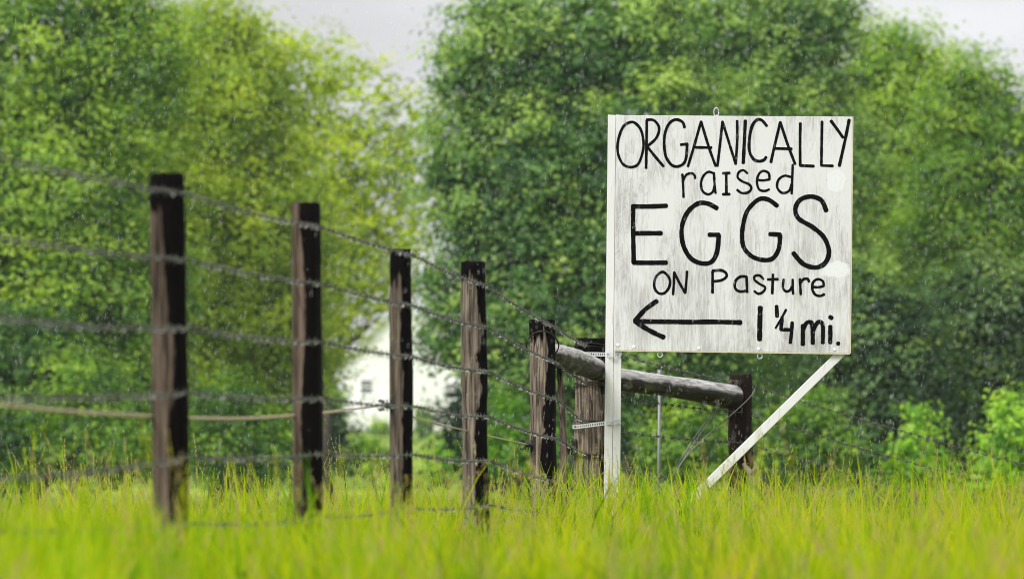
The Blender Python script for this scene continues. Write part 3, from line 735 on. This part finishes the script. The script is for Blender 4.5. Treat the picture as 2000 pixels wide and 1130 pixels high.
# each stroke: list of points; ('c', pts) smooth curve; ('o', pts) closed smooth curve
T(20, ('o', [(268,142),(215,172),(183,245),(170,320),(180,390),(215,450),(270,468),(320,445),(352,360),(358,280),(340,200),(305,155)]))
T(20, [(382,130),(380,300),(377,475)], ('c', [(382,126),(430,128),(465,165),(470,210),(445,265),(385,318)]), ('c', [(388,322),(440,388),(503,462)]))
T(21, ('c', [(655,180),(640,142),(592,124),(545,152),(515,220),(508,300),(520,390),(560,450),(605,463),(650,440),(668,390),(674,300)]), [(676,300),(628,306)])
T(20, [(680,462),(720,330),(775,138)], [(775,138),(830,320),(880,460)], [(735,325),(850,327)])
T(20, [(893,460),(910,320),(930,138)], [(930,140),(980,300),(1025,445)], [(1025,445),(1036,280),(1036,133)])
T(25, [(1095,132),(1088,280),(1080,438)])
T(22, ('c', [(1250,170),(1215,130),(1180,126),(1145,170),(1125,260),(1125,350),(1155,410),(1195,425),(1230,415),(1246,394)]))
T(21, [(1280,432),(1310,300),(1348,143)], [(1348,143),(1400,300),(1455,445)], [(1312,333),(1430,336)])
T(21, [(1493,150),(1491,300),(1492,456)], [(1492,456),(1590,461)])
T(20, [(1650,138),(1647,300),(1645,456)], [(1645,456),(1728,459)])
T(23, [(1715,134),(1760,195),(1802,255)], [(1846,126),(1815,280),(1775,458)])
T(18, [(640,520),(645,600),(648,685)], ('c', [(646,566),(668,524),(705,512),(728,528),(732,548)]))
T(18, ('c', [(868,514),(830,502),(795,527),(774,582),(786,640),(825,664),(860,645),(872,600)]), [(868,508),(872,580),(880,656)])
T(20, [(957,515),(958,660)], [(932,512),(982,510)], [(932,664),(982,663)])
T(18, ('c', [(1110,512),(1080,490),(1048,505),(1040,542),(1075,572),(1122,592),(1138,622),(1115,650),(1070,655),(1036,632)]))
T(18, ('c', [(1180,560),(1225,563),(1270,556)]), ('c', [(1270,556),(1264,512),(1225,495),(1192,520),(1179,575),(1195,628),(1235,640),(1268,628)]))
T(18, ('c', [(1428,540),(1378,530),(1335,560),(1326,615),(1362,654),(1410,640),(1430,590)]), [(1438,450),(1434,560),(1430,660)])
T(33, [(283,750),(284,950),(288,1158)], [(278,752),(400,752),(526,747)], [(290,946),(400,945),(487,945)], [(285,1158),(400,1159),(524,1158)])
T(33, ('c', [(890,765),(820,730),(750,732),(680,790),(640,880),(635,970),(655,1055),(705,1130),(780,1163),(850,1152),(890,1080),(903,960)]), [(906,957),(832,956)])
T(33, ('c', [(1326,748),(1260,702),(1190,702),(1112,780),(1080,880),(1072,970),(1085,1050),(1142,1112),(1220,1138),(1292,1128),(1336,1060),(1347,958)]), [(1349,955),(1272,952)])
T(34, ('c', [(1680,782),(1645,708),(1570,680),(1492,704),(1457,770),(1482,840),(1580,900),(1660,970),(1698,1060),(1690,1130),(1650,1178),(1590,1192),(1512,1165),(1442,1088)]))
T(20, ('o', sh([(495,188),(455,215),(436,265),(442,312),(470,342),(510,340),(543,300),(550,250),(530,210)])))
T(19, sh([(572,350),(578,270),(580,190)]), sh([(580,190),(620,270),(660,340)]), sh([(660,340),(668,260),(673,184)]))
T(20, sh([(858,185),(858,338)]), ('c', sh([(858,180),(920,176),(956,197),(956,225),(920,248),(862,256)])))
T(20, ('c', sh([(1105,222),(1060,222),(1025,252),(1020,300),(1045,326),(1085,328),(1106,318)])), sh([(1104,226),(1106,280),(1108,334)]))
T(18, ('c', sh([(1225,240),(1200,214),(1165,217),(1162,245),(1200,275),(1238,298),(1225,330),(1190,345),(1160,326)])))
T(20, sh([(1295,206),(1292,280),(1290,344)]), sh([(1258,242),(1330,240)]))
T(19, ('c', sh([(1372,242),(1367,298),(1385,326),(1415,322),(1434,292)])), sh([(1438,242),(1438,300),(1441,346)]))
T(19, sh([(1490,238),(1493,300),(1496,350)]), ('c', sh([(1493,268),(1515,241),(1546,238),(1555,258)])))
T(19, ('c', sh([(1582,296),(1625,298),(1662,290)])), ('c', sh([(1662,290),(1656,255),(1620,240),(1586,262),(1580,312),(1600,350),(1635,361),(1666,349)])))
T(34, sh([(300,545),(500,547),(700,550),(850,548),(1062,553)]), sh([(455,398),(370,460),(296,543)]), sh([(296,545),(400,610),(505,660)]), n='arrow')
T(36, sh([(1203,444),(1200,560),(1198,678)]), n='numeral')
T(30, sh([(1321,434),(1325,510)]), n='numeral')
T(17, sh([(1390,460),(1355,525),(1314,594)]), n='fraction_bar')
T(26, sh([(1362,512),(1352,604)]), sh([(1352,604),(1425,606)]), sh([(1434,552),(1430,620),(1420,700)]), n='numeral')
T(31, sh([(1511,572),(1511,712)]), ('c', sh([(1512,610),(1535,560),(1562,550),(1580,575),(1583,705)])), ('c', sh([(1586,610),(1615,556),(1645,552),(1657,590),(1655,700)])))
T(33, sh([(1710,580),(1709,700)]), sh([(1706,512),(1722,522)]))
T(30, sh([(1762,704),(1772,706)]), n='full_stop')

def U(u, v): return S(1160 + u / 3.7037, 200 + v / 3.7037, DS - .0014)
def cr2(pts, closed=False, k=8):
    p = [Vector(q) for q in pts]; n = len(p); out = []
    for i in range(n if closed else n - 1):
        if closed: a, b, c, d = p[i - 1], p[i], p[(i + 1) % n], p[(i + 2) % n]
        else: a, b, c, d = p[max(i - 1, 0)], p[i], p[i + 1], p[min(i + 2, n - 1)]
        for j in range(k):
            t = j / k; out.append(.5 * ((2 * b) + (c - a) * t + (2 * a - 5 * b + 4 * c - d) * t * t + (3 * b - a - 3 * c + d) * t ** 3))
    out.append(out[0] if closed else p[-1]); return out
layer = 0
for nm, lab, w_, strokes in LET:
    mb = MB()
    for st in strokes:
        layer += 1
        if isinstance(st, tuple): pts = cr2(st[1], st[0] == 'o')
        else: pts = cr2(st, False, 10)
        ph = random.uniform(0, 50); L = len(pts); vs = []; fs = []
        dz = Vector((0, -.00025 * (layer % 3), 0))
        seq = list(range(L))
        halfs = [w_ * .5 * (1 + .14 * mnoise.noise(Vector((p.x * .03, p.y * .03, ph))) + .09 * mnoise.noise(Vector((p.x * .12, p.y * .12, ph)))) for p in pts]
        dirs = [(pts[min(i + 1, L - 1)] - pts[max(i - 1, 0)]).normalized() for i in seq]
        if isinstance(st, tuple) and st[0] == 'o': dirs[0] = dirs[-1] = (pts[1] - pts[-2]).normalized(); halfs[-1] = halfs[0]
        rows = []
        if not (isinstance(st, tuple) and st[0] == 'o'):               # blunt rounded brush ends
            for e_, w2 in ((.62, .35), (.42, .74), (.15, .95)): rows.append((pts[0] - dirs[0] * halfs[0] * e_, dirs[0], halfs[0] * w2))
        rows += [(pts[i], dirs[i], halfs[i]) for i in seq]
        if not (isinstance(st, tuple) and st[0] == 'o'):
            for e_, w2 in ((.15, .95), (.42, .74), (.62, .35)): rows.append((pts[-1] + dirs[-1] * halfs[-1] * e_, dirs[-1], halfs[-1] * w2))
        for p, t, h in rows:
            nrm = Vector((-t.y, t.x)); a = p + nrm * h; b2 = p - nrm * h
            vs += [U(a.x, a.y) + dz, U(b2.x, b2.y) + dz]
        # thin slab of dried paint, front and edge
        nR = len(rows); back = [v + Vector((0, .0008, 0)) for v in vs]
        fs = [(2 * i, 2 * i + 1, 2 * i + 3, 2 * i + 2) for i in range(nR - 1)]; o2 = 2 * nR
        fs += [(2 * i, 2 * i + 2, o2 + 2 * i + 2, o2 + 2 * i) for i in range(nR - 1)] + [(2 * i + 1, o2 + 2 * i + 1, o2 + 2 * i + 3, 2 * i + 3) for i in range(nR - 1)]
        mb.add(vs + back, fs)
    mb.build(nm, M_PAINT, sign)

# ------------------------------------------------------------------ perforated straps
def strap(pts, h, label):
    path = smooth_path(pts, .0125); b = path[0]; mb = MB(); n = len(path)
    for i in range(n - 1):
        p, q = path[i] - b, path[i + 1] - b; t = (q - p).normalized(); L = (q - p).length; mid = (p + q) / 2
        s = Vector((0, 0, 1)); s = (s - t * s.dot(t)).normalized(); o_ = t.cross(s); m = Matrix((t, o_, s)).transposed()
        for sg in (-1, 1): mb.box(mid + s * sg * h * .37, L, .0016, h * .27, m)
        if i % 2 == 0: mb.box(mid, L * .98, .0015, h * .50, m)
    tag(mb.build('perforated_strap', M_STRAP, loc=b), label, 'metal strap', 'metal straps tying the sign to the corner post')
def around(py, py2, a0):
    o, b, t, r = PO[6]; z = P(1000, py, b.y).z; f = (z - b.z) / (t.z - b.z); c = b.lerp(t, f); out = []
    for k in range(6):
        a = math.pi * (1 + a0) + (math.pi * .42) * k / 5; out.append(c + Vector((math.cos(a) * (r * 1.06 + .004), math.sin(a) * (r * 1.06 + .004), 0)))
    return out
for ya, yb, lab in ((691, 692, 'upper perforated metal strap just under the sign board'), (833, 822, 'lower perforated metal strap slanting across corner post and sign post')):
    p1 = P(1186, (ya * .3 + yb * .7), DS + .014); p2 = P(1213, yb, DS + .014)
    strap(around(ya, yb, -.12)[:5] + [p1, p2], .024, lab)

# ------------------------------------------------------------------ grass
def grass():
    V, PL, CT, TN = [], [], [], []; off = 0
    def field(y0, y1, dens, hm, hs, wm, seg, margin, headed=False, per=20):
        nonlocal off
        half = 1000 / F * y1 * margin; nt = int((y1 - y0) * 2 * half * dens / per)
        tx = rng.uniform(-half, half, nt); ty = rng.uniform(y0, y1, nt)
        keep = np.abs(tx) < 1000 / F * ty * margin + .15; tx, ty = tx[keep], ty[keep]
        # tussocks: blades grow in tufts, tufts gather in patches of different height and hue
        tp = np.array([mnoise.noise(Vector((a * 1.5, b * .9, 2.0))) for a, b in zip(tx, ty)]); tf = np.array([mnoise.noise(Vector((a * 4.5, b * 3, 7.0))) for a, b in zip(tx, ty)])
        keep = rng.random(len(tx)) < .42 + 2.7 * tf; tx, ty, tp, tf = tx[keep], ty[keep], tp[keep], tf[keep]; nt = len(tx)
        tt = .42 + .42 * tp + .40 * tf + .20 * rng.normal(size=nt); thh = 1 + .28 * tp + .36 * tf + .22 * rng.normal(size=nt)
        cnt = rng.poisson(per, nt).clip(1); ti = np.repeat(np.arange(nt), cnt); n = len(ti)
        x = tx[ti] + rng.normal(size=n) * (.019 if per > 2 else 0); y = ty[ti] + rng.normal(size=n) * (.022 if per > 2 else 0)
        z = gz(x, y) - .01
        h = np.clip(rng.normal(hm, hs, n) * thh[ti], .08, .62)
        wd = wm * rng.uniform(.55, 1.4, n); az = rng.uniform(0, 2 * np.pi, n); bend = h * np.abs(rng.normal(.16 if headed else .30, .16, n))
        bd = rng.uniform(0, 2 * np.pi, n) ; bx, by = np.cos(bd) * bend - h * .03, np.sin(bd) * bend
        ts = np.linspace(0, 1, seg + 1); nv = 2 * seg + 1; vv = np.zeros((n, nv, 3))
        for i, t in enumerate(ts):
            cx, cy, cz = x + bx * t ** 2.2, y + by * t ** 2.2, z + h * t * (1 - .18 * t * (bend / h))
            wt = wd * .5 * ((1 - t ** 2.2) if not headed else (.55 if t < .99 else 0))
            if i < seg:
                vv[:, 2 * i] = np.stack((cx - np.cos(az) * wt, cy - np.sin(az) * wt, cz), 1); vv[:, 2 * i + 1] = np.stack((cx + np.cos(az) * wt, cy + np.sin(az) * wt, cz), 1)
            else: vv[:, 2 * i] = np.stack((cx, cy, cz), 1)
        idx = np.concatenate([np.array((2 * i, 2 * i + 1, 2 * i + 3, 2 * i + 2)) for i in range(seg - 1)] + [np.array((2 * seg - 2, 2 * seg - 1, 2 * seg))])
        V.append(vv.reshape(-1, 3)); PL.append((idx[None] + (np.arange(n) * nv)[:, None] + off).ravel()); CT.append(np.tile(np.array([4] * (seg - 1) + [3]), n)); off += n * nv
        tn = np.clip(tt[ti] + .08 * rng.normal(size=n) + (.1 if headed else 0), .0, .8); dry = rng.random(n) < (.25 if headed else .05); tn[dry] = rng.uniform(.84, 1, dry.sum())
        TN.append(np.repeat(tn, seg))
        return x + bx, y + by, z + h * (1 - .18 * (bend / h)), bx / h, by / h, h
    def tall(xa, xb, ya, yb, n, h0=.28, h1=.54):
        """single long blades standing above the rest"""
        nonlocal off
        x = rng.uniform(xa, xb, n); y = rng.uniform(ya, yb, n); z = gz(x, y); h = rng.uniform(h0, h1, n); seg = 5; nv = 2 * seg + 1
        az = rng.uniform(-.6, .6, n); wd = rng.uniform(.006, .012, n); bd = rng.uniform(0, 2 * np.pi, n); bend = h * rng.uniform(.05, .6, n); vv = np.zeros((n, nv, 3))
        for i, t in enumerate(np.linspace(0, 1, seg + 1)):
            cx, cy, cz = x + np.cos(bd) * bend * t ** 2, y + np.sin(bd) * bend * t ** 2, z + h * t * (1 - .35 * t * bend / h); wt = wd * .5 * (1 - t ** 2.5)
            if i < seg:
                vv[:, 2 * i] = np.stack((cx - np.cos(az) * wt, cy - np.sin(az) * wt, cz), 1); vv[:, 2 * i + 1] = np.stack((cx + np.cos(az) * wt, cy + np.sin(az) * wt, cz), 1)
            else: vv[:, 2 * i] = np.stack((cx, cy, cz), 1)
        idx = np.concatenate([np.array((2 * i, 2 * i + 1, 2 * i + 3, 2 * i + 2)) for i in range(seg - 1)] + [np.array((2 * seg - 2, 2 * seg - 1, 2 * seg))])
        V.append(vv.reshape(-1, 3)); PL.append((idx[None] + (np.arange(n) * nv)[:, None] + off).ravel()); CT.append(np.tile(np.array([4] * (seg - 1) + [3]), n)); off += n * nv
        TN.append(np.repeat(rng.uniform(.2, .75, n), seg))
    def heads(tx, ty, tz, bx, by, h, per):
        """feathery seed heads: small spikelets clustered along the top of the stem"""
        nonlocal off
        n = len(tx); L = h * rng.uniform(.14, .30, n); fat = rng.uniform(.0035, .011, n); idx = np.repeat(np.arange(n), per); k = len(idx)
        t = rng.random(k); an = rng.uniform(0, 2 * np.pi, k); rad = fat[idx] * (1.1 - .8 * t) * rng.uniform(.2, 1.2, k)
        c = np.stack((tx[idx] + bx[idx] * L[idx] * (t - .8) * 1.6 + np.cos(an) * rad, ty[idx] + by[idx] * L[idx] * (t - .8) * 1.6 + np.sin(an) * rad, tz[idx] + L[idx] * (t - .75)), 1)
        ln = rng.uniform(.006, .013, k)[:, None]; wv = rng.uniform(.0012, .0026, k)[:, None]; side = np.stack((-np.sin(an), np.cos(an), np.zeros(k)), 1)
        upv = np.stack((np.cos(an) * .4, np.sin(an) * .4, np.ones(k)), 1)
        vv = np.stack((c - upv * ln * .5, c + side * wv, c + upv * ln * .5, c - side * wv), 1)
        V.append(vv.reshape(-1, 3)); PL.append((np.arange(4 * k) + off)); CT.append(np.full(k, 4)); off += 4 * k
        tint = np.where(rng.random(n) < .55, rng.uniform(.84, 1, n), rng.uniform(.4, .75, n)); TN.append(np.clip(tint[idx] + rng.normal(size=k) * .03, 0, 1))
    field(6.5, 12, 900, .205, .05, .0085, 3, 1.22); field(12, 31.5, 1050, .178, .055, .0080, 3, 1.12)
    heads(*field(7, 13, 80, .28, .06, .003, 3, 1.2, True, 3), 34); heads(*field(13, 31, 80, .285, .08, .003, 3, 1.1, True, 3), 30)
    tall(0.12, 1.35, 23.2, 26.0, 560); tall(1.0, 3.6, 24.5, 28.5, 380); tall(-2.2, -.2, 13.5, 21, 260); tall(-1.9, -1.0, 9.6, 13.6, 2200, .28, .43); tall(-1.3, -.4, 12.5, 16.5, 700, .24, .36)
    field(10, 30, 26, .29, .08, .0095, 4, 1.1, False, 3); field(18, 29, 14, .41, .07, .009, 4, 1.1, False, 2)
    me = mesh_np('grass', np.concatenate(V), np.concatenate(PL), np.concatenate(CT), False, np.concatenate(TN))
    tag(link('grass', me, M_GRASS), 'tall wet yellow-green meadow grass with seed heads in front of the fence', 'grass', kind='stuff')
grass()

# ------------------------------------------------------------------ falling rain: drops stretched into short streaks
def rain():
    n = 19000; y = 15 + 30 * rng.random(n) ** .8; x = rng.uniform(-1.12, 1.12, n) * 1000 / F * y; z = CAMZ + (897 - rng.uniform(-40, 930, n)) / F * y
    ln = rng.uniform(.004, .014, n); r = rng.uniform(.00028, .00062, n); k = 5; V = np.zeros((n, 2 + k * 2, 3)); tilt = .14
    c = np.stack((x, y, z), 1); ax = np.stack((np.full(n, tilt), np.zeros(n), np.ones(n)), 1)
    V[:, 0] = c + ax * ln[:, None]; V[:, 1] = c - ax * ln[:, None]
    for j in range(k):
        a = 2 * math.pi * j / k; o = np.stack((np.cos(a) * r, np.sin(a) * r, np.zeros(n)), 1); V[:, 2 + j] = c + ax * ln[:, None] * .3 + o * .85; V[:, 2 + k + j] = c - ax * ln[:, None] * .5 + o
    t = []
    for j in range(k): t += [(0, 2 + j, 2 + (j + 1) % k), (2 + j, 2 + k + j, 2 + (j + 1) % k), (2 + (j + 1) % k, 2 + k + j, 2 + k + (j + 1) % k), (1, 2 + k + (j + 1) % k, 2 + k + j)]
    t = np.array(t); nv = 2 + 2 * k
    me = mesh_np('rain', V.reshape(-1, 3), (t.ravel()[None] + (np.arange(n) * nv)[:, None]).ravel(), np.full(n * len(t), 3), True)
    m = Mat('rain_water'); m.color((.95, .97, 1)); m.rough(.05); m.b.inputs['IOR'].default_value = 1.33; m.b.inputs['Alpha'].default_value = .7
    tag(link('rain', me, m.m), 'fine rain falling in front of the trees', 'rain', kind='stuff')
rain()

# ------------------------------------------------------------------ damp air
def haze():
    mb = MB(); x0, x1, y0, y1, z0, z1 = -720, 720, -45, 1640, -3.2, 16.5
    mb.box(((x0 + x1) / 2, (y0 + y1) / 2, (z0 + z1) / 2), x1 - x0, y1 - y0, z1 - z0)
    m = bpy.data.materials.new('damp_air'); m.use_nodes = True; n = m.node_tree.nodes; n.clear()
    v = n.new('ShaderNodeVolumePrincipled'); v.inputs['Color'].default_value = (.93, .96, 1, 1); v.inputs['Density'].default_value = .00032; v.inputs['Anisotropy'].default_value = .2
    o = n.new('ShaderNodeOutputMaterial'); m.node_tree.links.new(v.outputs[0], o.inputs['Volume'])
    tag(mb.build('haze', m), 'pale damp air between the fence and the farmhouse', 'haze', kind='stuff')
haze()
